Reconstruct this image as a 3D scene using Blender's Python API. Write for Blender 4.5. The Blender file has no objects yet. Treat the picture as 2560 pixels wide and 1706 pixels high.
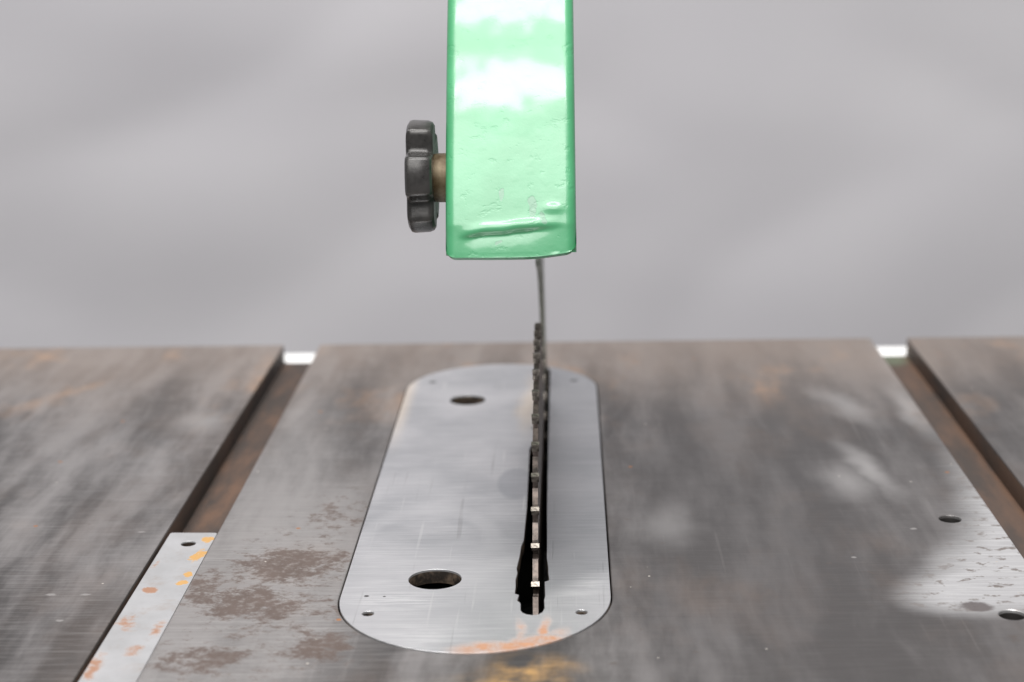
import bpy, bmesh, math, random
from mathutils import Vector, Matrix, noise
random.seed(7)
S = bpy.context.scene
C = S.collection
PI = math.pi

# ---------------------------------------------------------------- camera
cam = bpy.data.cameras.new('camera')
camo = bpy.data.objects.new('camera', cam); C.objects.link(camo)
R_ = Vector((0.99939744, 0.02873497, -0.01946927))
U_ = Vector((0.01181102, 0.24590697, 0.96922147))
F_ = Vector((-0.03263818, 0.96886741, -0.24541941))
M = Matrix.Identity(4)
for r in range(3):
    M[r][0], M[r][1], M[r][2] = R_[r], U_[r], -F_[r]
M.translation = (0, 0, 0.22331)
camo.matrix_world = M
cam.sensor_width = 36.0
cam.lens = 36.0 * 4350 / 2560
cam.clip_start = 0.02; cam.clip_end = 50
cam.dof.use_dof = True
cam.dof.focus_distance = 0.597
cam.dof.aperture_fstop = 9.0
S.camera = camo

# ---------------------------------------------------------------- light
w = bpy.data.worlds.new('World'); S.world = w; w.use_nodes = True
bg = w.node_tree.nodes['Background']
bg.inputs[0].default_value = (0.97, 0.98, 1.0, 1); bg.inputs[1].default_value = 0.26

def area(name, loc, target, sx, sy, power, col=(1, 0.985, 0.97)):
    l = bpy.data.lights.new(name, 'AREA'); l.shape = 'RECTANGLE'
    l.size = sx; l.size_y = sy; l.energy = power; l.color = col
    o = bpy.data.objects.new(name, l); C.objects.link(o)
    o.location = loc
    o.rotation_euler = (Vector(target) - Vector(loc)).to_track_quat('-Z', 'Y').to_euler()
    return o
area('studio_strip_lamp', (0.0, -0.26, 1.51), (-0.02, 0.60, 0.16), 1.2, 0.19, 18)
area('ceiling_strip_lamp', (-0.03, -0.03, 1.87), (-0.02, 0.62, 0.19), 1.2, 0.08, 10)
area('front_fill_lamp', (-0.25, -0.78, 1.22), (-0.02, 0.60, 0.13), 1.2, 0.8, 19)  # fill lamp added to light the lower nose of the guard
area('backdrop_lamp', (-0.2, 0.75, 1.9), (0.0, 1.9, -0.1), 1.5, 0.6, 32)

S.view_settings.view_transform = 'Standard'
S.view_settings.look = 'None'
S.view_settings.gamma = 1.0
S.view_settings.use_curve_mapping = False
S.view_settings.exposure = 0.0

# ---------------------------------------------------------------- node helper
class G:
    def __init__(self, name):
        self.m = bpy.data.materials.new(name); self.m.use_nodes = True
        self.t = self.m.node_tree; self.t.nodes.clear()
        self.out = self.t.nodes.new('ShaderNodeOutputMaterial')
        self.b = self.t.nodes.new('ShaderNodeBsdfPrincipled')
        self.t.links.new(self.b.outputs[0], self.out.inputs[0])
        g = self.t.nodes.new('ShaderNodeNewGeometry')
        self.world = g.outputs['Position']
        tc = self.t.nodes.new('ShaderNodeTexCoord'); self.local = tc.outputs['Object']
        self.pos = self.world
    def put(self, s, v):
        if v is None: return
        if isinstance(v, bpy.types.NodeSocket): self.t.links.new(v, s)
        elif isinstance(v, (tuple, list)):
            s.default_value = (*v, 1) if (s.type == 'RGBA' and len(v) == 3) else v
        else: s.default_value = v
    def math(self, op, a, b=None, c=None, clamp=False):
        n = self.t.nodes.new('ShaderNodeMath'); n.operation = op; n.use_clamp = clamp
        for i, v in enumerate((a, b, c)): self.put(n.inputs[i], v)
        return n.outputs[0]
    def add(self, a, b): return self.math('ADD', a, b)
    def sub(self, a, b): return self.math('SUBTRACT', a, b)
    def mul(self, a, b): return self.math('MULTIPLY', a, b)
    def mx(self, *a):
        r = a[0]
        for v in a[1:]: r = self.math('MAXIMUM', r, v)
        return r
    def inv(self, a): return self.math('SUBTRACT', 1.0, a, clamp=True)
    def xyz(self, v=None):
        n = self.t.nodes.new('ShaderNodeSeparateXYZ'); self.put(n.inputs[0], v or self.pos)
        return n.outputs
    def vec(self, x, y, z=0.0):
        n = self.t.nodes.new('ShaderNodeCombineXYZ')
        for i, v in enumerate((x, y, z)): self.put(n.inputs[i], v)
        return n.outputs[0]
    def mapping(self, scale=(1, 1, 1), rot=(0, 0, 0), loc=(0, 0, 0), v=None):
        n = self.t.nodes.new('ShaderNodeMapping')
        self.put(n.inputs['Vector'], v or self.pos)
        n.inputs['Scale'].default_value = scale; n.inputs['Rotation'].default_value = rot
        n.inputs['Location'].default_value = loc
        return n.outputs[0]
    def noise(self, scale, detail=4, rough=0.55, v=None, dist=0.0, col=False):
        n = self.t.nodes.new('ShaderNodeTexNoise')
        self.put(n.inputs['Vector'], v or self.pos)
        n.inputs['Scale'].default_value = scale; n.inputs['Detail'].default_value = detail
        n.inputs['Roughness'].default_value = rough; n.inputs['Distortion'].default_value = dist
        return n.outputs['Color' if col else 'Fac']
    def vor(self, scale, v=None, rnd=1.0, out='Distance'):
        n = self.t.nodes.new('ShaderNodeTexVoronoi')
        self.put(n.inputs['Vector'], v or self.pos)
        n.inputs['Scale'].default_value = scale; n.inputs['Randomness'].default_value = rnd
        return n.outputs[out]
    def rng(self, v, a, b, c=0.0, d=1.0, smooth=True):
        n = self.t.nodes.new('ShaderNodeMapRange')
        n.interpolation_type = 'SMOOTHSTEP' if smooth else 'LINEAR'
        for i, q in zip(('Value', 'From Min', 'From Max', 'To Min', 'To Max'), (v, a, b, c, d)): self.put(n.inputs[i], q)
        return n.outputs[0]
    def mix(self, f, a, b):
        n = self.t.nodes.new('ShaderNodeMix'); n.data_type = 'RGBA'
        self.put(n.inputs[0], f); self.put(n.inputs[6], a); self.put(n.inputs[7], b)
        return n.outputs[2]
    def mixf(self, f, a, b):
        n = self.t.nodes.new('ShaderNodeMix'); n.data_type = 'FLOAT'
        self.put(n.inputs[0], f); self.put(n.inputs[2], a); self.put(n.inputs[3], b)
        return n.outputs[0]
    def warp(self, amp, scale, v=None, detail=3):
        n = self.t.nodes.new('ShaderNodeVectorMath'); n.operation = 'SUBTRACT'
        self.put(n.inputs[0], self.noise(scale, detail, col=True, v=v)); n.inputs[1].default_value = (.5, .5, .5)
        s = self.t.nodes.new('ShaderNodeVectorMath'); s.operation = 'MULTIPLY_ADD'
        self.put(s.inputs[0], n.outputs[0]); s.inputs[1].default_value = (amp, amp, amp); self.put(s.inputs[2], v or self.pos)
        return s.outputs[0]
    def ell(self, p, cx, cy, rx, ry, lo=0.0, hi=1.0, rot=0.0):
        """soft ellipse on the xy plane: 1 inside lo, 0 outside hi"""
        o = self.xyz(p)
        dx = self.sub(o[0], cx); dy = self.sub(o[1], cy)
        if rot:
            c, s = math.cos(rot), math.sin(rot)
            dx, dy = self.add(self.mul(dx, c), self.mul(dy, s)), self.sub(self.mul(dy, c), self.mul(dx, s))
        a = self.math('POWER', self.math('ABSOLUTE', self.mul(dx, 1 / rx)), 2.0)
        b = self.math('POWER', self.math('ABSOLUTE', self.mul(dy, 1 / ry)), 2.0)
        return self.rng(self.math('SQRT', self.add(a, b)), lo, hi, 1.0, 0.0)
    def curve(self, v, pts):
        n = self.t.nodes.new('ShaderNodeFloatCurve'); self.put(n.inputs['Value'], v)
        c = n.mapping.curves[0]
        for i, (a, b) in enumerate(pts):
            if i < 2: c.points[i].location = (a, b)
            else: c.points.new(a, b)
        n.mapping.update(); return n.outputs[0]
    def bump(self, h, strength=0.3, dist=0.0005, normal=None):
        n = self.t.nodes.new('ShaderNodeBump'); n.inputs['Strength'].default_value = strength
        n.inputs['Distance'].default_value = dist; self.put(n.inputs['Height'], h)
        if normal: self.put(n.inputs['Normal'], normal)
        return n.outputs[0]
    def done(self, col, rough, metal=0.0, normal=None, **kw):
        self.put(self.b.inputs['Base Color'], col); self.put(self.b.inputs['Roughness'], rough)
        self.put(self.b.inputs['Metallic'], metal)
        if normal: self.put(self.b.inputs['Normal'], normal)
        for k, v in kw.items(): self.put(self.b.inputs[k], v)
        return self.m

# ---------------------------------------------------------------- materials
def m_table():
    g = G('worn_cast_iron')
    w1 = g.warp(0.03, 9)
    w0 = g.warp(0.012, 11)
    # broad mottling: smeared along a slanting direction
    sm = g.mapping((34, 3.6, 8), (0, 0, 0.30), v=w0)
    n1 = g.noise(1.0, 4, 0.5, v=sm)
    n2 = g.noise(14, 5, 0.6, v=g.mapping((1.3, .32, 1), (0, 0, .25), (3, 1, 0), v=w0))
    n3 = g.noise(70, 5, 0.65)
    n4 = g.noise(40, 6, .62, v=g.mapping((1.7, .30, 1), (0, 0, .2), (2, 9, 0), v=w0))
    tone = g.add(g.add(g.mul(n1, 0.5), g.mul(n2, 0.5)), g.add(g.mul(n3, 0.14), g.mul(g.sub(n4, .5), .5)))
    tone = g.rng(tone, 0.44, 0.72, 0, 1)
    tone = g.mixf(g.rng(g.xyz()[0], .0, .05, 0, .55), tone, .16)
    film = g.rng(g.noise(20, 5, .6, v=g.mapping((1, .5, 1), (0, 0, .4), (8, 3, 0), v=w0)), .48, .66)
    dark = (0.062, 0.057, 0.056); lite = (0.265, 0.250, 0.246)
    col = g.mix(tone, dark, lite)
    o = g.xyz()
    col = g.mix(g.mul(film, .28), col, (0.155, 0.118, 0.098))
    # fine grinding lines across the table
    lines = g.noise(1.0, 4, 0.75, v=g.mapping((45, 900, 1), (0, 0, 0.10)))
    lines2 = g.noise(1.0, 2, 0.7, v=g.mapping((35, 700, 1), (0, 0, -0.22)))
    ln = g.add(lines, g.mul(lines2, 0.6))
    col = g.mix(g.mul(g.rng(ln, 0.70, 1.05, 0, .5), g.add(g.rng(o[0], .02, -.08, .12, .45), g.ell(g.pos, -.105, .53, .04, .12, .6, 1.0))), col, (0.42, 0.41, 0.40))
    sc1 = g.mul(g.rng(g.noise(1.0, 2, .5, v=g.mapping((420, 9, 1), (0, 0, .45), (1, 3, 0))), .64, .70), g.rng(g.noise(20, 2), .45, .6))
    sc2 = g.mul(g.rng(g.noise(1.0, 2, .5, v=g.mapping((10, 480, 1), (0, 0, .16), (7, 3, 0))), .64, .70), g.rng(g.noise(22, 2, v=g.mapping(loc=(3, 3, 0))), .45, .6))
    col = g.mix(g.mul(sc1, .10), col, (0.40, 0.38, 0.37)); col = g.mix(g.mul(sc2, .3), col, (0.055, 0.047, 0.043))
    # scrubbed, paler iron left of the insert
    pale = g.mx(g.ell(w1, -.105, .545, .055, .17, .3, 1.1), g.mul(g.ell(w1, -.118, .68, .03, .12, .2, 1.2), .75))
    col = g.mix(g.mul(pale, .5), col, (0.37, 0.352, 0.344))
    # darker oiled zone right of the insert
    oil_shade = g.ell(w1, .06, .60, .075, .17, .2, 1.15)
    col = g.mix(g.mul(oil_shade, g.rng(n2, .35, .7, .2, .75)), col, (0.070, 0.066, 0.067))
    # pale smears
    w2 = g.warp(0.018, 26)
    smear = g.mx(g.mul(g.ell(w2, .124, .757, .010, .034, .0, 1.3, .25), .8), g.ell(w2, .1195, .668, .008, .04, 0, 1.3, .15),
                 g.mul(g.ell(w2, .108, .652, .013, .025, 0, 1.3), .75), g.mul(g.ell(w2, .036, .602, .012, .026, 0, 1.3), .6),
                 g.mul(g.ell(w2, -.163, .740, .014, .020, 0, 1.3), .75), g.mul(g.ell(w2, .150, .752, .005, .04, 0, 1.4), .8))
    col = g.mix(g.mul(smear, .62), col, (0.47, 0.455, 0.45))
    # tan film towards the back edge
    tanm = g.rng(g.add(o[1], g.mul(g.sub(n2, .5), .28)), .70, .90, 0, .62)
    col = g.mix(tanm, col, (0.36, 0.29, 0.245))
    orb = g.mul(g.rng(g.noise(24, 4, .6, v=g.mapping((1, .5, 1), (0, 0, .2), (5, 2, 0))), .53, .72), g.rng(o[1], .70, .84, 0.06, .6))
    col = g.mix(orb, col, (0.42, 0.235, 0.12))
    # brown stains with ragged edges near the insert
    reg = g.mx(g.ell(w1, -.097, .566, .030, .026, .3, 1.2), g.ell(w1, -.107, .533, .034, .022, .2, 1.2, -.3),
               g.ell(w1, -.082, .498, .022, .020, .1, 1.2), g.mul(g.ell(w1, -.116, .492, .024, .018, .1, 1.2), .95),
               g.mul(g.ell(w1, -.088, .616, .016, .05, .1, 1.3), .66), g.mul(g.ell(w1, -.126, .552, .012, .02, .1, 1.2), .9), g.mul(g.ell(w1, -.100, .53, .042, .10, .5, 1.1), .5))
    fn = g.noise(105, 9, 0.78, v=g.mapping((1, 1.25, 1), (0, 0, .5), (1, 7, 0)))
    rag = g.rng(g.add(g.mul(reg, .31), fn), .640, .78)
    col = g.mix(g.mul(rag, g.rng(g.noise(300, 5, .7), .32, .52, .55, .95)), col, g.mix(n3, (0.068, 0.048, 0.040), (0.125, 0.090, 0.076)))
    # small brown flecks everywhere
    fl = g.rng(g.noise(210, 6, 0.72, v=g.mapping((.6, .8, 1), (0, 0, .1))), .60, .68)
    flz = g.rng(g.noise(16, 3), .40, .62)
    col = g.mix(g.mul(g.mul(fl, flz), .7), col, (0.12, 0.095, 0.08))
    # bright bare metal triangle beside the right slot (the oil film is wiped off there)
    t = g.rng(o[1], .50, .80, 0, 1, smooth=False)
    wx = g.xyz(g.warp(0.010, 38, detail=4))
    bx = g.curve(t, [(0, .70), (1, 1.0), (.055, .42), (.10, .235), (.20, .46), (.40, .85), (.60, .96), (.83, .97)])
    bxw = g.add(g.mul(bx, .06), .098)
    bare = g.mul(g.rng(g.add(g.sub(wx[0], bxw), g.mul(g.sub(ln, .8), .004)), -.012, .013), g.math('LESS_THAN', o[0], .17))
    bare = g.mul(bare, g.mul(g.rng(wx[1], .512, .534), g.rng(o[1], .70, .62, 0.35, 1)))
    col = g.mix(bare, col, g.mix(g.rng(ln, .6, 1.05), (0.60, 0.595, 0.60), (0.76, 0.76, 0.76)))
    pit = g.mul(g.rng(g.noise(300, 4, .65, v=g.mapping((.5, .7, 1), (0, 0, -.1))), .55, .63), bare)
    col = g.mix(g.mul(pit, .7), col, (0.16, 0.115, 0.085))
    spot = g.ell(g.warp(.009, 170, detail=6), .1300, .5262, .0066, .0042, .6, 1.0)
    col = g.mix(g.mul(spot, .85), col, (0.15, 0.125, 0.12))
    # orange crumbs, pale dust specks
    def specks(scale, thr, keep, loc):
        v = g.mapping((1, 1, 0), loc=loc)
        d = g.vor(scale, v)
        cc = g.xyz(g.vor(scale, v, out='Color'))[0]
        return g.mul(g.rng(d, thr, thr * .6), g.rng(cc, keep, keep + .01))
    sp = specks(80, .085, .91, (0, 0, 0))
    col = g.mix(g.mul(sp, .8), col, (0.42, 0.16, 0.04))
    sp2 = specks(150, .075, .88, (3, 1, 0))
    col = g.mix(g.mul(sp2, .8), col, (0.75, 0.70, 0.63))
    mk = g.mx(*[g.ell(g.warp(.002, 300), x, y, rx, .0011, .4, 1.0) for x, y, rx in ((-.1751, .5416, .0026), (-.1632, .5417, .0022), (-.1585, .601, .002), (-.166, .520, .0016), (.098, .570, .0012), (.124, .598, .0016))])
    col = g.mix(g.mul(mk, .6), col, (0.42, 0.40, 0.39))
    # the rust that ran off the insert's nose
    rf = g.mul(g.mx(g.ell(w2, -.012, .481, .018, .013, 0, 1.2), g.ell(w2, -.016, .470, .022, .014, 0, 1.2)), g.rng(g.noise(55, 5, .6), .38, .66))
    col = g.mix(g.mul(rf, .7), col, (0.60, 0.34, 0.10))
    # slot walls and floors: dark rusty, some paint at the back end
    deep = g.rng(o[2], -.0007, -.0013)
    rn = g.noise(45, 6, .65, v=g.mapping((1.5, .35, 1)))
    rust = g.mix(g.rng(rn, .36, .68), (0.035, 0.026, 0.022), (0.155, 0.080, 0.046))
    rust = g.mix(g.mul(g.rng(o[0], .171, .1745), g.rng(rn, .42, .62, 0, .7)), rust, (0.20, 0.085, 0.03))
    rust = g.mix(g.mul(g.rng(o[0], -.05, .0, .35, .6), 1.0), rust, (0.055, 0.043, 0.037))
    rust = g.mix(g.mul(g.ell(g.pos, .166, .872, .010, .016, .4, 1.1), .2), rust, (0.20, 0.36, 0.22))
    hl = g.mx(g.ell(g.pos, .1392, .6078, .006, .006, .98, 1.0), g.ell(g.pos, .1399, .5194, .006, .006, .98, 1.0))
    rust = g.mix(hl, rust, (0.012, 0.010, 0.009))  # shade inside the screw holes painted in as near-black walls
    col = g.mix(deep, col, rust)
    metal = g.mixf(rag, g.mixf(bare, .62, .9), .25)
    metal = g.mixf(g.mx(deep, orb, rf), metal, .1)
    rough = g.mixf(tone, .46, .38)
    rough = g.mixf(rag, rough, .62); rough = g.mixf(bare, rough, .46); rough = g.mixf(deep, rough, .7)
    h = g.add(g.mul(ln, .5), g.add(g.mul(n3, .5), g.mul(fn, .25)))
    h = g.sub(h, g.mul(pit, .8))
    return g.done(col, rough, metal, g.bump(h, .10, .0004))

def m_plate():
    g = G('brushed_steel_plate')
    o = g.xyz()
    w1 = g.warp(.012, 30)
    n1 = g.noise(24, 4, .5, v=w1)
    br = g.noise(1.0, 4, .75, v=g.mapping((38, 760, 1), (0, 0, .05)))
    brb = g.noise(1.0, 3, .7, v=g.mapping((30, 620, 1), (0, 0, -.16), (3, 2, 0)))
    br2 = g.noise(1.0, 2, .7, v=g.mapping((2200, 40, 1), (0, 0, .03)))
    col = g.mix(g.rng(n1, .3, .72), (0.50, 0.51, 0.53), (0.70, 0.70, 0.715))
    col = g.mix(g.rng(br, .42, .75, 0, .55), col, (0.93, 0.93, 0.94))
    col = g.mix(g.rng(brb, .54, .32, 0, .26), col, (0.34, 0.35, 0.37))
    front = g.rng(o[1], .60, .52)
    col = g.mix(g.mul(front, .4), col, (0.86, 0.86, 0.86))  # lamp sheen put into the colour: plate paler towards the front
    pol = g.mx(g.ell(w1, -.058, .533, .018, .011, .1, 1.2), g.mul(g.ell(w1, -.048, .505, .018, .012, .1, 1.2), .9), g.mul(g.ell(w1, .004, .545, .010, .022, .1, 1.2), .5))  # painted lamp highlights, broken up along the brush lines
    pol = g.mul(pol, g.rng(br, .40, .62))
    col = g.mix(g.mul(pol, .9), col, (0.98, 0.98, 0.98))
    # long scratches
    def scr(scale, thr, rot, loc, wob=0.0):
        v = g.mapping(scale, (0, 0, rot), loc)
        return g.rng(g.noise(1.0, 1, .5, v=v), thr, thr + .04)
    s1 = g.mul(scr((520, 10, 1), .665, .03, (2, 4, 0)), g.rng(g.noise(30, 2), .42, .6))
    s2 = g.mul(scr((480, 11, 1), .675, .01, (9, 1, 0)), g.rng(g.noise(33, 2, v=g.mapping(loc=(4, 4, 0))), .42, .6))
    s3 = g.mul(scr((12, 620, 1), .67, .18, (1, 6, 0)), front)
    col = g.mix(g.mul(s1, .22), col, (0.20, 0.19, 0.19))
    col = g.mix(g.mul(s2, .32), col, (0.93, 0.93, 0.92))
    col = g.mix(g.mul(s3, .3), col, (0.95, 0.95, 0.95))
    # smudges: round oily print by the kerf, swirl round the finger hole; shade of nose and blade painted in right of the kerf
    sm = g.ell(g.warp(.003, 60), -.0215, .652, .0085, .021, .75, 1.0)
    col = g.mix(g.mul(sm, .42), col, (0.30, 0.32, 0.36))
    d = g.math('SQRT', g.add(g.math('POWER', g.sub(o[0], -.052), 2.0), g.math('POWER', g.mul(g.sub(o[1], .585), .65), 2.0)))
    ring = g.mul(g.mul(g.rng(d, .019, .023), g.rng(d, .030, .025)), g.rng(o[1], .57, .60))
    col = g.mix(g.mul(ring, .35), col, (0.80, 0.80, 0.81))
    oil_shade = g.mul(g.rng(g.xyz(g.warp(.006, 90))[0], -.0105, -.0085), g.rng(g.add(o[1], g.mul(g.sub(o[0], 0.0), -.9)), .540, .556))
    col = g.mix(g.mul(oil_shade, .5), col, (0.28, 0.29, 0.31))
    smb = g.mx(g.ell(w1, -.03, .72, .02, .035, 0, 1.3), g.mul(g.ell(w1, -.055, .64, .015, .05, 0, 1.3), .7))
    col = g.mix(g.mul(smb, .35), col, (0.86, 0.86, 0.87))
    # orange rust at the nose of the plate
    wr = g.warp(.006, 75, detail=5)
    wd = g.warp(.004, 130, detail=5)
    rnz = g.noise(95, 7, .7, v=g.mapping((1, .7, 1)))
    r1 = g.mx(g.ell(wr, -.0235, .4970, .0155, .0052, .1, 1.25, .10), g.ell(wr, -.0110, .5010, .0110, .0058, .1, 1.25, .30))
    r2 = g.mx(g.ell(wd, -.0160, .5085, .0019, .0115, .1, 1.3, .10), g.ell(wd, -.0090, .5090, .0022, .0115, .1, 1.3, -.08), g.mul(g.ell(wd, -.0040, .5065, .0030, .0060, .1, 1.3, -.5), .7))
    rr = g.mul(g.mul(g.mx(r1, g.mul(r2, .8)), g.rng(rnz, .34, .58, .35, 1)), g.rng(br, .30, .60, .6, 1))
    col = g.mix(g.mul(g.rng(rr, .0, .65, smooth=False), .82), col, g.mix(rnz, (0.52, 0.22, 0.06), (0.40, 0.135, 0.022)))
    tn = g.mul(g.ell(w1, -.018, .765, .006, .05, .1, 1.3), .5)
    tn = g.mx(tn, g.mul(g.rng(o[0], -.070, -.0765), g.rng(o[1], .68, .76, 0, .5)))
    col = g.mix(tn, col, (0.70, 0.55, 0.40))
    pt = g.mx(g.ell(g.pos, -.0682, .5381, .0010, .0008, .7, 1.0), g.ell(g.pos, -.0622, .5376, .0006, .0005, .7, 1.0), g.mul(g.ell(g.pos, -.0157, .726, .0012, .003, .6, 1.0), .8))
    col = g.mix(pt, col, (0.03, 0.025, 0.022))
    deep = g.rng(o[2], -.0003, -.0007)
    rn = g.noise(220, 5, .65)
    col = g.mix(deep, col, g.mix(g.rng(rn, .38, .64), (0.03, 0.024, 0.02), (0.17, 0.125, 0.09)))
    rough = g.add(g.mixf(front, .44, .40), g.mul(g.sub(br, .5), .2))
    rough = g.mixf(rr, g.mixf(oil_shade, rough, .45), .7); rough = g.mixf(deep, rough, .65)
    metal = g.mixf(g.mx(rr, tn), .93, .15); metal = g.mixf(deep, metal, .4)
    h = g.add(g.add(g.mul(br, .7), g.mul(br2, .2)), g.sub(g.mul(s2, .4), g.mul(s1, .8)))
    return g.done(col, rough, metal, g.bump(h, .16, .0004), Anisotropic=.3)

def m_bar():
    g = G('zinc_bar_with_rust')
    o = g.xyz()
    wv = g.warp(.007, 75, detail=6)
    n1 = g.noise(60, 5, .6)
    col = g.mix(g.rng(n1, .3, .7), (0.42, 0.42, 0.425), (0.50, 0.50, 0.51))
    yl = g.mx(g.ell(wv, -.1325, .594, .0036, .006, .4, 1.05), g.ell(wv, -.1330, .577, .0034, .011, .45, 1.05, -.15), g.ell(wv, -.1325, .560, .0028, .0042, .4, 1.1),
              g.ell(wv, -.1335, .552, .0034, .0034, .4, 1.1))
    yl = g.mul(g.rng(g.add(g.mul(yl, .42), g.noise(240, 7, .74)), .76, .88), g.rng(yl, 0, .15))
    og = g.mx(g.ell(wv, -.1425, .546, .004, .0042, .3, 1.1), g.mul(g.ell(wv, -.1435, .518, .0052, .010, .1, 1.2, .3), .75), g.mul(g.ell(wv, -.1325, .513, .004, .010, .1, 1.2), .75),
              g.mul(g.ell(wv, -.1455, .485, .004, .017, .1, 1.2), .8), g.mul(g.ell(wv, -.136, .497, .005, .008, .1, 1.2), .7), g.mul(g.ell(wv, -.1455, .568, .002, .008, .1, 1.2), .6))
    og = g.mul(g.rng(g.add(g.mul(og, .42), g.noise(190, 8, .75)), .62, .88), g.rng(og, 0, .15))
    stn = g.mul(g.rng(g.noise(80, 6, .7), .52, .72), .35)
    col = g.mix(stn, col, (0.30, 0.20, 0.13))
    col = g.mix(g.mul(og, .85), col, (0.25, 0.10, 0.035))
    col = g.mix(g.mul(yl, .9), col, (0.44, 0.23, 0.045))
    deep = g.rng(o[2], -.0006, -.0010)
    col = g.mix(deep, col, (0.03, 0.02, 0.014))  # shade in the bar's hole and down its sides painted in
    rs = g.mx(og, yl)
    br = g.noise(1.0, 3, .7, v=g.mapping((1500, 30, 1)))
    return g.done(col, g.mixf(rs, .42, .75), g.mixf(g.mx(rs, deep), .55, .0), g.bump(g.add(g.mul(br, .4), g.add(n1, g.mul(rs, .7))), .12, .0004))

def m_green():
    g = G('thick_green_enamel')
    n1 = g.noise(55, 4, .5)
    n2 = g.noise(260, 4, .6)
    v1 = g.vor(170, g.warp(.004, 90))
    lump = g.rng(v1, .10, .34, 1, 0)
    lump = g.mul(lump, g.rng(g.noise(60, 3), .46, .58))
    col = g.mix(g.rng(n1, .3, .7), (0.046, 0.285, 0.118), (0.058, 0.325, 0.142))
    # chips where grey undercoat shows, and a few rust dots
    wv = g.warp(.004, 160, detail=4)
    ch = g.rng(g.add(g.noise(75, 5, .6, v=g.mapping((1, 1, .7), v=wv)), 0.0), 1.2, 1.3)
    o = g.xyz(); wo = g.xyz(wv)
    def blob(cx, cz, rx, rz, rot=0.0):
        return g.ell(g.vec(wo[0], wo[2]), cx, cz, rx, rz, .8, 1.0, rot)
    chip = g.mx(ch, blob(-.0120, .1222, .0017, .0042), blob(-.0085, .1185, .0010, .0024, .2), blob(-.0225, .1262, .0012, .0024), blob(-.0238, .1105, .0014, .0006, .2))
    col = g.mix(g.mul(chip, .55), col, (0.14, 0.24, 0.18))
    dot = blob(-.0054, .1049, .0014, .0006)
    col = g.mix(dot, col, (0.03, 0.012, 0.008))
    h = g.add(g.add(g.mul(n1, .12), g.mul(n2, .55)), g.add(g.mul(lump, .22), g.mul(chip, -.35)))
    long = g.noise(1.0, 3, .5, v=g.mapping((30, 30, 140), (0, .12, 0)))
    h = g.add(h, g.add(g.mul(long, .12), g.mul(g.noise(620, 3, .6), .22)))
    ding = g.rng(g.noise(165, 4, .6, v=g.mapping((1, 1, 1.5), (0, .3, 0))), .585, .68)
    h = g.sub(h, g.mul(ding, .5))
    return g.done(col, g.mixf(chip, .46, .5), 0.0, g.bump(h, .26, .0006), **{'Specular IOR Level': 1.0, 'Coat Weight': .5, 'Coat Roughness': .115})

def m_simple(name, col, col2, rough, metal, scale=60, bump=.1, local=True, dist=.0004):
    g = G(name)
    if local: g.pos = g.local
    n = g.noise(scale, 5, .6); n2 = g.noise(scale * 5, 4, .6)
    c = g.mix(g.rng(g.add(g.mul(n, .75), g.mul(n2, .25)), .34, .66), col, col2)
    return g.done(c, g.add(rough, g.mul(g.sub(n, .5), .15)), metal, g.bump(g.add(n, g.mul(n2, .5)), bump, dist))

def m_cloth():
    g = G('grey_backdrop_cloth')
    n = g.noise(2.2, 3, .5); f = g.noise(900, 2, .5)
    col = g.mix(g.rng(n, .3, .7), (0.48, 0.47, 0.492), (0.51, 0.50, 0.516))
    return g.done(col, .95, 0.0, g.bump(f, .1, .0005), **{'Specular IOR Level': .15})

MT, MP, MB, MG, MC = m_table(), m_plate(), m_bar(), m_green(), m_cloth()
M_KNOB = m_simple('dark_cast_knob', (0.022, 0.021, 0.020), (0.055, 0.052, 0.05), .28, .3, 90, .25)
M_HUB = m_simple('rusty_brass_collar', (0.07, 0.042, 0.014), (0.17, 0.13, 0.075), .5, .3, 160, .2)
M_BODY = m_simple('stained_blade_steel', (0.05, 0.042, 0.038), (0.17, 0.135, 0.118), .48, .6, 260, .15)
M_TIP = m_simple('carbide_tip', (0.05, 0.040, 0.034), (0.30, 0.27, 0.235), .36, .7, 500, .12)
M_KNIFE = m_simple('oiled_splitter_steel', (0.17, 0.18, 0.155), (0.30, 0.31, 0.275), .40, .7, 50, .1)
M_RAIL = m_simple('white_enamel_rail', (0.84, 0.84, 0.83), (0.90, 0.90, 0.89), .28, .0, 30, .02)
M_CAB = m_simple('dark_cabinet_paint', (0.012, 0.012, 0.012), (0.02, 0.02, 0.02), .6, .0, 12, .05)
M_SCREW = m_simple('dark_set_screw', (0.03, 0.03, 0.032), (0.09, 0.085, 0.085), .5, .4, 400, .1)

# ---------------------------------------------------------------- object helpers
def link(o, parent=None):
    C.objects.link(o)
    if parent: o.parent = parent
    return o
def thing(name, label, cat, loc=(0, 0, 0)):
    o = bpy.data.objects.new(name, None); o.empty_display_size = .02
    o.location = loc; o['label'] = label; o['category'] = cat
    return link(o)
def part(name, me, mat, parent=None, smooth=None):
    """me is in world coordinates; the origin goes to the base of the piece"""
    xs = [v.co for v in me.vertices]
    lo = Vector([min(v[i] for v in xs) for i in range(3)]); hi = Vector([max(v[i] for v in xs) for i in range(3)])
    org = Vector(((lo.x + hi.x) / 2, (lo.y + hi.y) / 2, lo.z))
    me.transform(Matrix.Translation(-org)); me.name = name
    me.materials.clear(); me.materials.append(mat)
    o = bpy.data.objects.new(name, me); link(o, parent)
    base = Vector((0, 0, 0)); p = parent
    while p: base += p.location; p = p.parent
    o.location = org - base
    if smooth is not None:
        me.shade_smooth(); me.set_sharp_from_angle(angle=math.radians(smooth))
    return o
def frombm(bm):
    bmesh.ops.recalc_face_normals(bm, faces=bm.faces)
    me = bpy.data.meshes.new('m'); bm.to_mesh(me); bm.free(); return me
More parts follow.
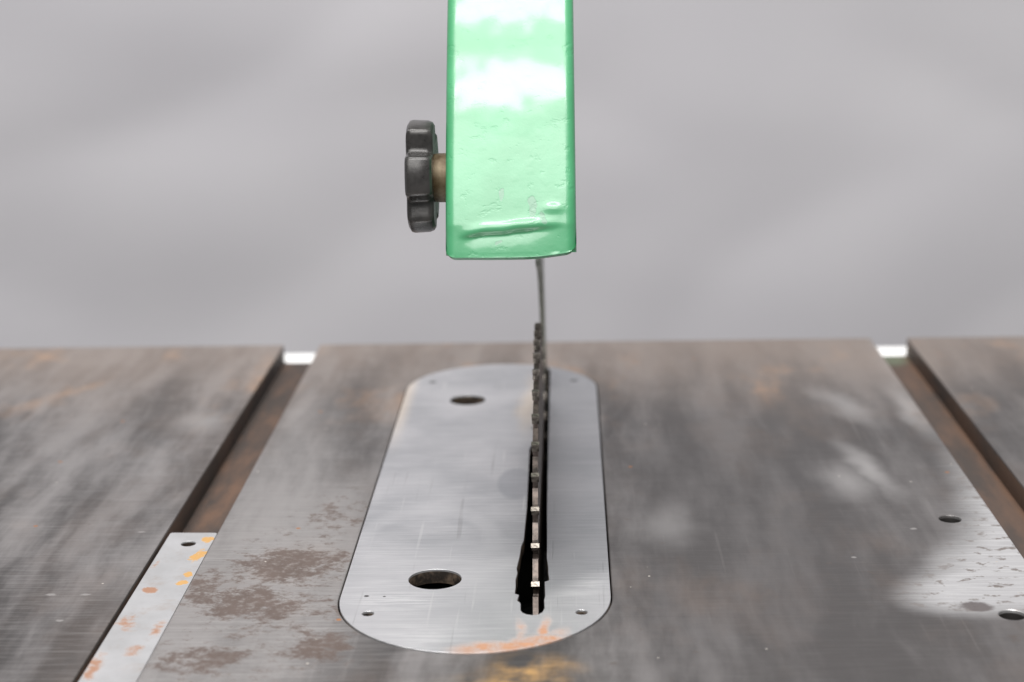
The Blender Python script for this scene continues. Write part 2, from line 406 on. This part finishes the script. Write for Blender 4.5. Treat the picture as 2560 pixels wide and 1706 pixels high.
def circle(cx, cy, r, n=40, jit=0.0):
    return [(cx + (r + random.uniform(-jit, jit)) * math.cos(2 * PI * i / n), cy + (r + random.uniform(-jit, jit)) * math.sin(2 * PI * i / n)) for i in range(n)]
def stadium(cx, r, y0, y1, n=40):
    return [(cx + r * math.cos(a), y0 + r * math.sin(a)) for a in [PI + PI * i / n for i in range(n + 1)]] + \
           [(cx + r * math.cos(a), y1 + r * math.sin(a)) for a in [PI * i / n for i in range(n + 1)]]
def sheet(loops, z0, z1, bev=0.0):
    """flat slab with holes: filled 2-D outline, thickness z0..z1, rounded edges"""
    cu = bpy.data.curves.new('c', 'CURVE'); cu.dimensions = '2D'; cu.fill_mode = 'BOTH'
    for lp in loops:
        s = cu.splines.new('POLY'); s.points.add(len(lp) - 1); s.use_cyclic_u = True
        for p, (x, y) in zip(s.points, lp): p.co = (x, y, 0, 1)
    cu.extrude = (z1 - z0) / 2 - bev; cu.bevel_depth = bev; cu.bevel_resolution = 2 if bev else 0; cu.offset = -bev
    o = bpy.data.objects.new('tmp', cu); C.objects.link(o)
    dg = bpy.context.evaluated_depsgraph_get(); dg.update()
    me = bpy.data.meshes.new_from_object(o.evaluated_get(dg))
    bpy.data.objects.remove(o); bpy.data.curves.remove(cu)
    me.transform(Matrix.Translation((0, 0, (z0 + z1) / 2)))
    return me
def joinme(*mes):
    bm = bmesh.new()
    for m in mes: bm.from_mesh(m)
    me = bpy.data.meshes.new('m'); bm.to_mesh(me); bm.free(); return me
def box(x0, x1, y0, y1, z0, z1, bev=0.0, seg=2):
    bm = bmesh.new(); bmesh.ops.create_cube(bm, size=1)
    for v in bm.verts: v.co = ((x0 + x1) / 2 + v.co.x * (x1 - x0), (y0 + y1) / 2 + v.co.y * (y1 - y0), (z0 + z1) / 2 + v.co.z * (z1 - z0))
    if bev: bmesh.ops.bevel(bm, geom=bm.edges[:], offset=bev, segments=seg, affect='EDGES', profile=.5)
    return frombm(bm)
def prism(pts, axis_lo, axis_hi, place):
    """extrude a closed outline of (a, b) between two stations; place(a, b, t) -> xyz"""
    bm = bmesh.new()
    A = [bm.verts.new(place(a, b, axis_lo)) for a, b in pts]; B = [bm.verts.new(place(a, b, axis_hi)) for a, b in pts]
    n = len(pts); bm.faces.new(A); bm.faces.new(B[::-1])
    for i in range(n): bm.faces.new((A[i], B[i], B[(i + 1) % n], A[(i + 1) % n]))
    return frombm(bm)
def cyl_z(cx, cy, r, z0, z1, n=24, bev=0.0):
    bm = bmesh.new(); bmesh.ops.create_cone(bm, cap_ends=True, segments=n, radius1=r, radius2=r, depth=z1 - z0)
    if bev: bmesh.ops.bevel(bm, geom=[e for e in bm.edges if len({round(v.co.z, 6) for v in e.verts}) == 1], offset=bev, segments=2, affect='EDGES')
    bmesh.ops.translate(bm, verts=bm.verts, vec=(cx, cy, (z0 + z1) / 2)); return frombm(bm)

# ---------------------------------------------------------------- backdrop
def backdrop():
    bm = bmesh.new(); nx, ny = 150, 130
    prof = []
    for j in range(ny + 1):
        t = j / ny
        if t < .12: prof.append((1.10 + t / .12 * .55, -.862))
        elif t < .25:
            a = (t - .12) / .13 * PI / 2; prof.append((1.65 + .30 * math.sin(a), -.562 - .30 * math.cos(a)))
        else: prof.append((1.95, -.562 + (t - .25) / .75 * 2.3))
    rows = []
    for j, (y, z) in enumerate(prof):
        up = min(1, max(0, (z + .75) / .3)); row = []
        for i in range(nx + 1):
            x = -1.9 + 3.8 * i / nx
            q = Vector((x * 1.6 + z * .7, z * 3.2 - x * .35, 3.1))
            d = .006 * noise.noise(q) + .006 * noise.noise(Vector((x * 4.2 - z * 2.0, z * 6.5, 9.0)))
            d += .007 * (1 - abs(noise.noise(Vector((x * 1.3, z * 5.0 + x * .8, 5.0)))) * 3)
            d += .006 * (1 - abs(noise.noise(Vector((x * 2.0 + z * 2.6, z * 3.4 - x * 2.2, 15.0)))) * 3)
            row.append(bm.verts.new((x, y + d * up, z)))
        rows.append(row)
    for j in range(ny):
        for i in range(nx): bm.faces.new((rows[j][i], rows[j][i + 1], rows[j + 1][i + 1], rows[j + 1][i]))
    o = part('backdrop', frombm(bm), MC, None, 60)
    o['kind'] = 'structure'; o['label'] = 'soft grey rumpled cloth backdrop hanging behind the saw table'
backdrop()
fl = part('floor', box(-3, 3, -2, 3, -.90, -.866), m_simple('grey_concrete', (.22, .22, .215), (.30, .295, .29), .85, 0, 6, .1), None); fl['kind'] = 'structure'

# ---------------------------------------------------------------- saw table
XL, XR, YF, YB = -.46, .46, .16, .879
SL0, SL1, SR0, SR1 = -.1493, -.1299, .1560, .1750      # the two mitre slots
PCX, PR, PY0, PY1 = -.0320, .0448, .5373, .7897       # insert plate stadium
saw = thing('saw_table', 'worn rust-stained cast iron saw table with two long slots and an inlaid insert', 'saw table', (0, .52, -.862))
holes = [circle(.1392, .6078, .0040, 28), circle(.1399, .5194, .00415, 28)]
zb = -.012
left = sheet([[(XL, YF), (SL0, YF), (SL0, YB), (XL, YB)]], zb, 0, .0004)
mid = sheet([[(SL1, YF), (SR0, YF), (SR0, YB), (SL1, YB)], stadium(PCX, PR + .00055, PY0, PY1)[::-1], holes[0], holes[1]], zb, 0, .0004)
right = sheet([[(SR1, YF), (XR, YF), (XR, YB), (SR1, YB)]], zb, 0, .0004)
slab = sheet([[(XL + .001, YF + .001), (XR - .001, YF + .001), (XR - .001, YB - .0006), (XL + .001, YB - .0006)], stadium(PCX, PR - .007, PY0, PY1)[::-1], holes[0], holes[1]], -.040, -.0096)
part('table_top', joinme(left, mid, right, slab), MT, saw)
rail = part('rear_rail', box(XL + .02, XR - .02, YB + .0006, YB + .0235, -.048, -.0098, .0035, 3), M_RAIL, saw, 40)
rail['label'] = 'bright white rail bolted along the back edge below the slots'
def cabinet():
    bm = bmesh.new(); x0, x1, y0, y1, z0, z1, t = -.30, .27, .22, .86, -.862, -.0405, .006
    for (a, b, c, d, e, f) in ((x0, x0 + t, y0, y1, z0, z1), (x1 - t, x1, y0, y1, z0, z1), (x0 + t, x1 - t, y0, y0 + t, z0, z1), (x0 + t, x1 - t, y1 - t, y1, z0, z1), (x0 + t, x1 - t, y0 + t, y1 - t, z0, z0 + t)):
        bm.from_mesh(box(a, b, c, d, e, f))
    return frombm(bm)
part('cabinet', cabinet(), M_CAB, saw)

# ---------------------------------------------------------------- insert plate
plate = thing('insert_plate', 'brushed bare steel insert plate with rounded ends and a long ragged kerf', 'insert plate', (PCX, .66, -.0096))
kerf = [(-15.0, 827), (-14.6, 760), (-15.6, 705), (-17.0, 697), (-16.8, 660), (-16.6, 623), (-16.9, 600), (-17.0, 589.3), (-17.8, 583), (-18.1, 574), (-18.9, 562), (-18.5, 558), (-19.0, 552),
        (-18.8, 546), (-18.9, 539.3), (-17.5, 538.2), (-17.9, 535.2), (-17.9, 532.9), (-17.2, 532.2), (-16.8, 530.6), (-16.7, 525.5), (-15.9, 523.2), (-14.7, 522), (-12.7, 521.3), (-10.8, 521.9),
        (-9.6, 523.6), (-8.9, 527), (-9.1, 534), (-8.8, 537), (-9.1, 549.6), (-7.8, 550.6), (-7.6, 552.2), (-8.0, 558), (-8.0, 562), (-8.6, 571.6), (-8.7, 590), (-9.0, 617), (-9.1, 660), (-9.2, 704), (-9.2, 760), (-9.3, 822), (-10.2, 828.5), (-12, 829)]
kerf = [(a / 1000, b / 1000) for a, b in kerf]
ph = [circle(-.0464, .5526, .00905, 48), circle(-.0470, .7712, .0082, 40), circle(-.0661, .5234, .0020, 20), circle(.0031, .5234, .0020, 20), circle(-.0655, .8030, .0020, 20), circle(.0022, .8030, .0020, 20)]
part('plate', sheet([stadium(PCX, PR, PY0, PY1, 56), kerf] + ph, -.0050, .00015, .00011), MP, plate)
for (x, y, z) in ((-.0661, .5234, -.0034), (.0031, .5234, -.0030), (-.0655, .8030, -.0004), (.0022, .8030, -.0004)):
    part('set_screw', cyl_z(x, y, .00185, -.0094, z, 18, .0002), M_SCREW, plate, 40)

# ---------------------------------------------------------------- bar in the left slot
bar = thing('slot_bar', 'flat pale steel bar with yellow and orange rust lying in the left slot', 'metal bar', (-.1383, .38, -.0096))
bl = [(-.14765, YF + .002), (-.1301, YF + .002), (-.1301, .5995), (-.1309, .6004), (-.1470, .6008), (-.14765, .6001)]
part('bar', sheet([bl, circle(-.1386, .5893, .0027, 24)], -.0095, -.00025, .00015), MB, bar)

# ---------------------------------------------------------------- blade
BX, BR, BY, BZ, NT, A0 = -.0125, .1291, .6695, -.0720, 60, 1.1727
blade = thing('circular_saw_disc', 'round toothed steel saw blade standing up through the insert plate kerf', 'saw blade', (BX, BY, BZ))
def pol(r, a): return (-r * math.cos(a), r * math.sin(a))     # a = 0 faces the front, grows upward
outl = []
pitch = 2 * PI / NT
for k in range(NT):
    a = A0 - k * pitch
    mm = .001 / BR
    # from the face of this tooth (lower end) back up to the next gullet
    for s, dr in ((9.9, 7.2), (10.6, 3.4), (9.9, 2.6), (6.0, 2.3), (3.0, 1.5), (1.5, .55), (.3, .5), (.0, 1.2), (.1, 4.0), (-.5, 6.8), (-1.7, 8.0), (-2.9, 7.9)):
        if s == 9.9 and dr == 7.2: continue
        outl.append(pol(BR - dr * .001, a + s * mm))
def blade_body():
    bm = bmesh.new(); hw = .00095; n = len(outl)
    def ring(pts, x): return [bm.verts.new((x, p[0], p[1])) for p in pts]
    inner = []
    for p in outl:
        l = math.hypot(*p); inner.append((p[0] / l * .013, p[1] / l * .013))
    mid = []
    for p in outl:
        l = math.hypot(*p); mid.append((p[0] / l * (BR - .012), p[1] / l * (BR - .012)))
    for x in (-hw, hw):
        pass
    oa, ob = ring(outl, -hw), ring(outl, hw); ma, mb = ring(mid, -hw), ring(mid, hw); ia, ib = ring(inner, -hw), ring(inner, hw)
    for i in range(n):
        j = (i + 1) % n
        for q in ((oa[i], oa[j], ob[j], ob[i]), (oa[i], ma[i], ma[j], oa[j]), (ob[i], ob[j], mb[j], mb[i]), (ma[i], ia[i], ia[j], ma[j]), (mb[i], mb[j], ib[j], ib[i]), (ia[i], ib[i], ib[j], ia[j])):
            bm.faces.new(q)
    return frombm(bm)
def local_part(name, me, mat, parent, smooth=None):
    me.name = name; me.materials.append(mat); o = bpy.data.objects.new(name, me); link(o, parent)
    if smooth is not None: me.shade_smooth(); me.set_sharp_from_angle(angle=math.radians(smooth))
    return o
local_part('blade_body', blade_body(), M_BODY, blade)
def tooth_mesh():
    # at a = 0: the tip points to -y; the face looks to -z
    bm = bmesh.new(); R = BR
    prof = [(-(R + .0002), -.0003), (-(R - .0002), .0014), (-(R - .0006), .0016), (-(R - .0042), .0015), (-(R - .0042), .0000), (-(R - .002), -.0002)]
    hw = .00142
    A = [bm.verts.new((-hw + (.00012 if i > 2 else 0), y, z)) for i, (y, z) in enumerate(prof)]
    B = [bm.verts.new((hw - (.00012 if i > 2 else 0), y, z)) for i, (y, z) in enumerate(prof)]
    bm.faces.new(A); bm.faces.new(B[::-1])
    for i in range(6): bm.faces.new((A[i], B[i], B[(i + 1) % 6], A[(i + 1) % 6]))
    return frombm(bm)
t0 = local_part('tooth', tooth_mesh(), M_TIP, blade); t0.rotation_euler = (-A0, 0, 0)
for k in range(1, NT):
    t = t0.copy(); link(t, blade); t.rotation_euler = (-(A0 - k * pitch), 0, 0)
def arbor():
    bm = bmesh.new(); bmesh.ops.create_cone(bm, cap_ends=True, segments=32, radius1=.0128, radius2=.0128, depth=.12)
    bm2 = bmesh.new(); bmesh.ops.create_cone(bm2, cap_ends=True, segments=40, radius1=.035, radius2=.035, depth=.012)
    bmesh.ops.translate(bm2, verts=bm2.verts, vec=(0, 0, .0073)); m2 = bpy.data.meshes.new('m'); bm2.to_mesh(m2); bm.from_mesh(m2)
    bmesh.ops.rotate(bm, verts=bm.verts, cent=(0, 0, 0), matrix=Matrix.Rotation(PI / 2, 3, 'Y')); return frombm(bm)
local_part('arbor', arbor(), M_SCREW, blade, 40)

# ---------------------------------------------------------------- splitter (riving knife) behind the blade
def splitter():
    inner = [(.8030, -.080), (.8030, -.030)]
    for i in range(16):                       # follows the rim of the blade with an even gap
        a = math.radians(151.5 - i * 3.4)
        y, z = pol(.1525, a); inner.append((BY + y, BZ + z))
    inner += [(.6925, .0810), (.6890, .0860), (.6870, .0950), (.6860, .1300)]
    outer = [(.7250, .1300), (.7380, .1150), (.7550, .0960), (.7780, .0700), (.7960, .0420), (.8130, .0180), (.8260, -.004), (.8270, -.030), (.8270, -.080)]
    return prism(inner + outer, BX - .0011 + .0004, BX + .0011 + .0004, lambda a, b, t: (t, a, b))
part('splitter', splitter(), M_KNIFE, None, 30)
sp = bpy.data.objects['splitter']
sp['label'] = 'thin curved steel splitter rising behind the blade up into the green guard'; sp['category'] = 'splitter'

# ---------------------------------------------------------------- green guard arm
GX0, GX1 = -.0417, .0030
guard = thing('blade_guard_arm', 'glossy green enamelled cast guard arm hanging over the blade with a side knob', 'blade guard', ((GX0 + GX1) / 2, .62, .104))
def guard_body():
    front = [(.5866, .1040), (.5842, .1043), (.5824, .1049)]
    def fy(z):
        q = z - .1165
        if q < 0: return .5833 + .22 * q
        return .5833 + .40 * q + .5 * (.38 / .08) * q * q
    z = .1058
    while z < .232: front.append((fy(z), z)); z += .0006 if z < .127 else .0019
    top = [(fy(.234) + .004, .2372), (fy(.236) + .012, .2390), (.745, .2400), (.752, .2370), (.754, .230)]
    back = [(.752, .200), (.742, .165), (.730, .135), (.722, .110), (.718, .1055), (.713, .104)]
    bot = [(.68, .104), (.65, .104), (.62, .104), (.60, .104)]
    pr = front + top + back + bot
    n = len(pr)
    # inward normals
    nor = []
    for i in range(n):
        a, b = Vector(pr[i - 1]), Vector(pr[(i + 1) % n]); t = (b - a).normalized(); nor.append(Vector((t.y, -t.x)))
    cen = Vector((.66, .17))
    for i in range(n):
        if nor[i].dot(cen - Vector(pr[i])) < 0: nor[i] = -nor[i]
    st = []
    r = .0036; K = 8
    W = GX1 - GX0
    for i in range(K + 1):
        a = PI / 2 * i / K; st.append((r * (1 - math.cos(a)) if False else r * (1 - math.sin(PI / 2 - a)) * 0 + r * (1 - math.cos(a)), r * (1 - math.sin(a))))
    stations = [(GX0 + dx, ins) for dx, ins in st] + [(GX0 + r + (W - 2 * r) * i / 40, 0.0) for i in range(1, 40)] + [(GX1 - dx, ins) for dx, ins in reversed(st)]
    bm = bmesh.new(); rings = []
    for x, ins in stations:
        ring = []
        for i, (y, z) in enumerate(pr):
            k = 1.0
            p = Vector((y, z)) + nor[i] * ins
            u = (x - GX0) / W
            if i < len(front):
                # casting unevenness and the pressed crease near the lower lip
                d = .00016 * noise.noise(Vector((x * 50, z * 60, 1.0))) + .00007 * noise.noise(Vector((x * 190, z * 170, 4.0)))
                zc = .1118 + .0042 * u + .0004 * noise.noise(Vector((x * 160, 0, 2.0))); e = (z - zc)
                span = max(0, min(1, (u - .10) / .12)) * max(0, min(1, (.90 - u) / .25))
                d += span * .0015 * (.5 - .5 * math.tanh(e / .0005)) * math.exp(-max(0, -e) / .0030)
                d -= span * .0007 * math.exp(-((e - .0020) / .0016) ** 2)
                d -= .0006 * math.exp(-(((u - .83) / .08) ** 2 + ((z - .1215) / .0016) ** 2))
                p += nor[i] * d
                if z < .107: p.y += .0016 * max(0, (u - .62) / .38) ** 1.6
                if z < .107: p.y += .0004 * math.sin(u * PI * 1.0) * -1
            ring.append(bm.verts.new((x, p.x, p.y)))
        rings.append(ring)
    for a, b in zip(rings, rings[1:]):
        for i in range(n): bm.faces.new((a[i], a[(i + 1) % n], b[(i + 1) % n], b[i]))
    bm.faces.new(rings[0]); bm.faces.new(rings[-1][::-1])
    return frombm(bm)
part('arm', guard_body(), MG, guard, 50)
KY, KZ = .606, .1299
def star_knob():
    bm = bmesh.new(); n = 160; L = 5
    def rad(a):
        c = math.cos(L * (a - math.radians(99)))
        s = (c + 1) / 2
        return .0146 + .0052 * min(1, s * 2.3) ** .95
    # stations along the axis: (x, scale, inset) ; open side left
    xs = [(-.0549, .0, 0), (-.0549, .30, 0), (-.0552, .50, 0), (-.0556, .80, 0), (-.0553, .925, 0), (-.0545, .985, 0), (-.0534, 1.0, 0), (-.0482, .985, 0), (-.0468, .955, 0), (-.0461, .90, 0), (-.0463, .55, 0), (-.0463, .0, 0)]
    rings = []
    for x, s, _ in xs:
        if s == 0: rings.append([bm.verts.new((x, KY, KZ))]); continue
        ring = []
        for i in range(n):
            a = 2 * PI * i / n; rr = rad(a) * s if s > .6 else .0195 * s
            ring.append(bm.verts.new((x, KY + rr * math.cos(a), KZ + rr * math.sin(a))))
        rings.append(ring)
    for a, b in zip(rings, rings[1:]):
        for i in range(n):
            j = (i + 1) % n
            if len(a) == 1: bm.faces.new((a[0], b[i], b[j]))
            elif len(b) == 1: bm.faces.new((a[i], a[j], b[0]))
            else: bm.faces.new((a[i], a[j], b[j], b[i]))
    return frombm(bm)
kn = part('clamp_knob', star_knob(), M_KNOB, guard, 32)
kn['label'] = 'dark grey lobed clamp knob on the side of the arm'
def collar():
    bm = bmesh.new()
    pr = [(-.0470, .0078), (-.0464, .0084), (-.0445, .0086), (-.0440, .0086), (-.0410, .0086)]
    n = 40; rings = [[bm.verts.new((x, KY + r * math.cos(2 * PI * i / n), KZ - .0006 + r * math.sin(2 * PI * i / n))) for i in range(n)] for x, r in pr]
    for a, b in zip(rings, rings[1:]):
        for i in range(n): bm.faces.new((a[i], a[(i + 1) % n], b[(i + 1) % n], b[i]))
    bm.faces.new(rings[0]); bm.faces.new(rings[-1][::-1]); return frombm(bm)
part('collar', collar(), M_HUB, kn, 35)
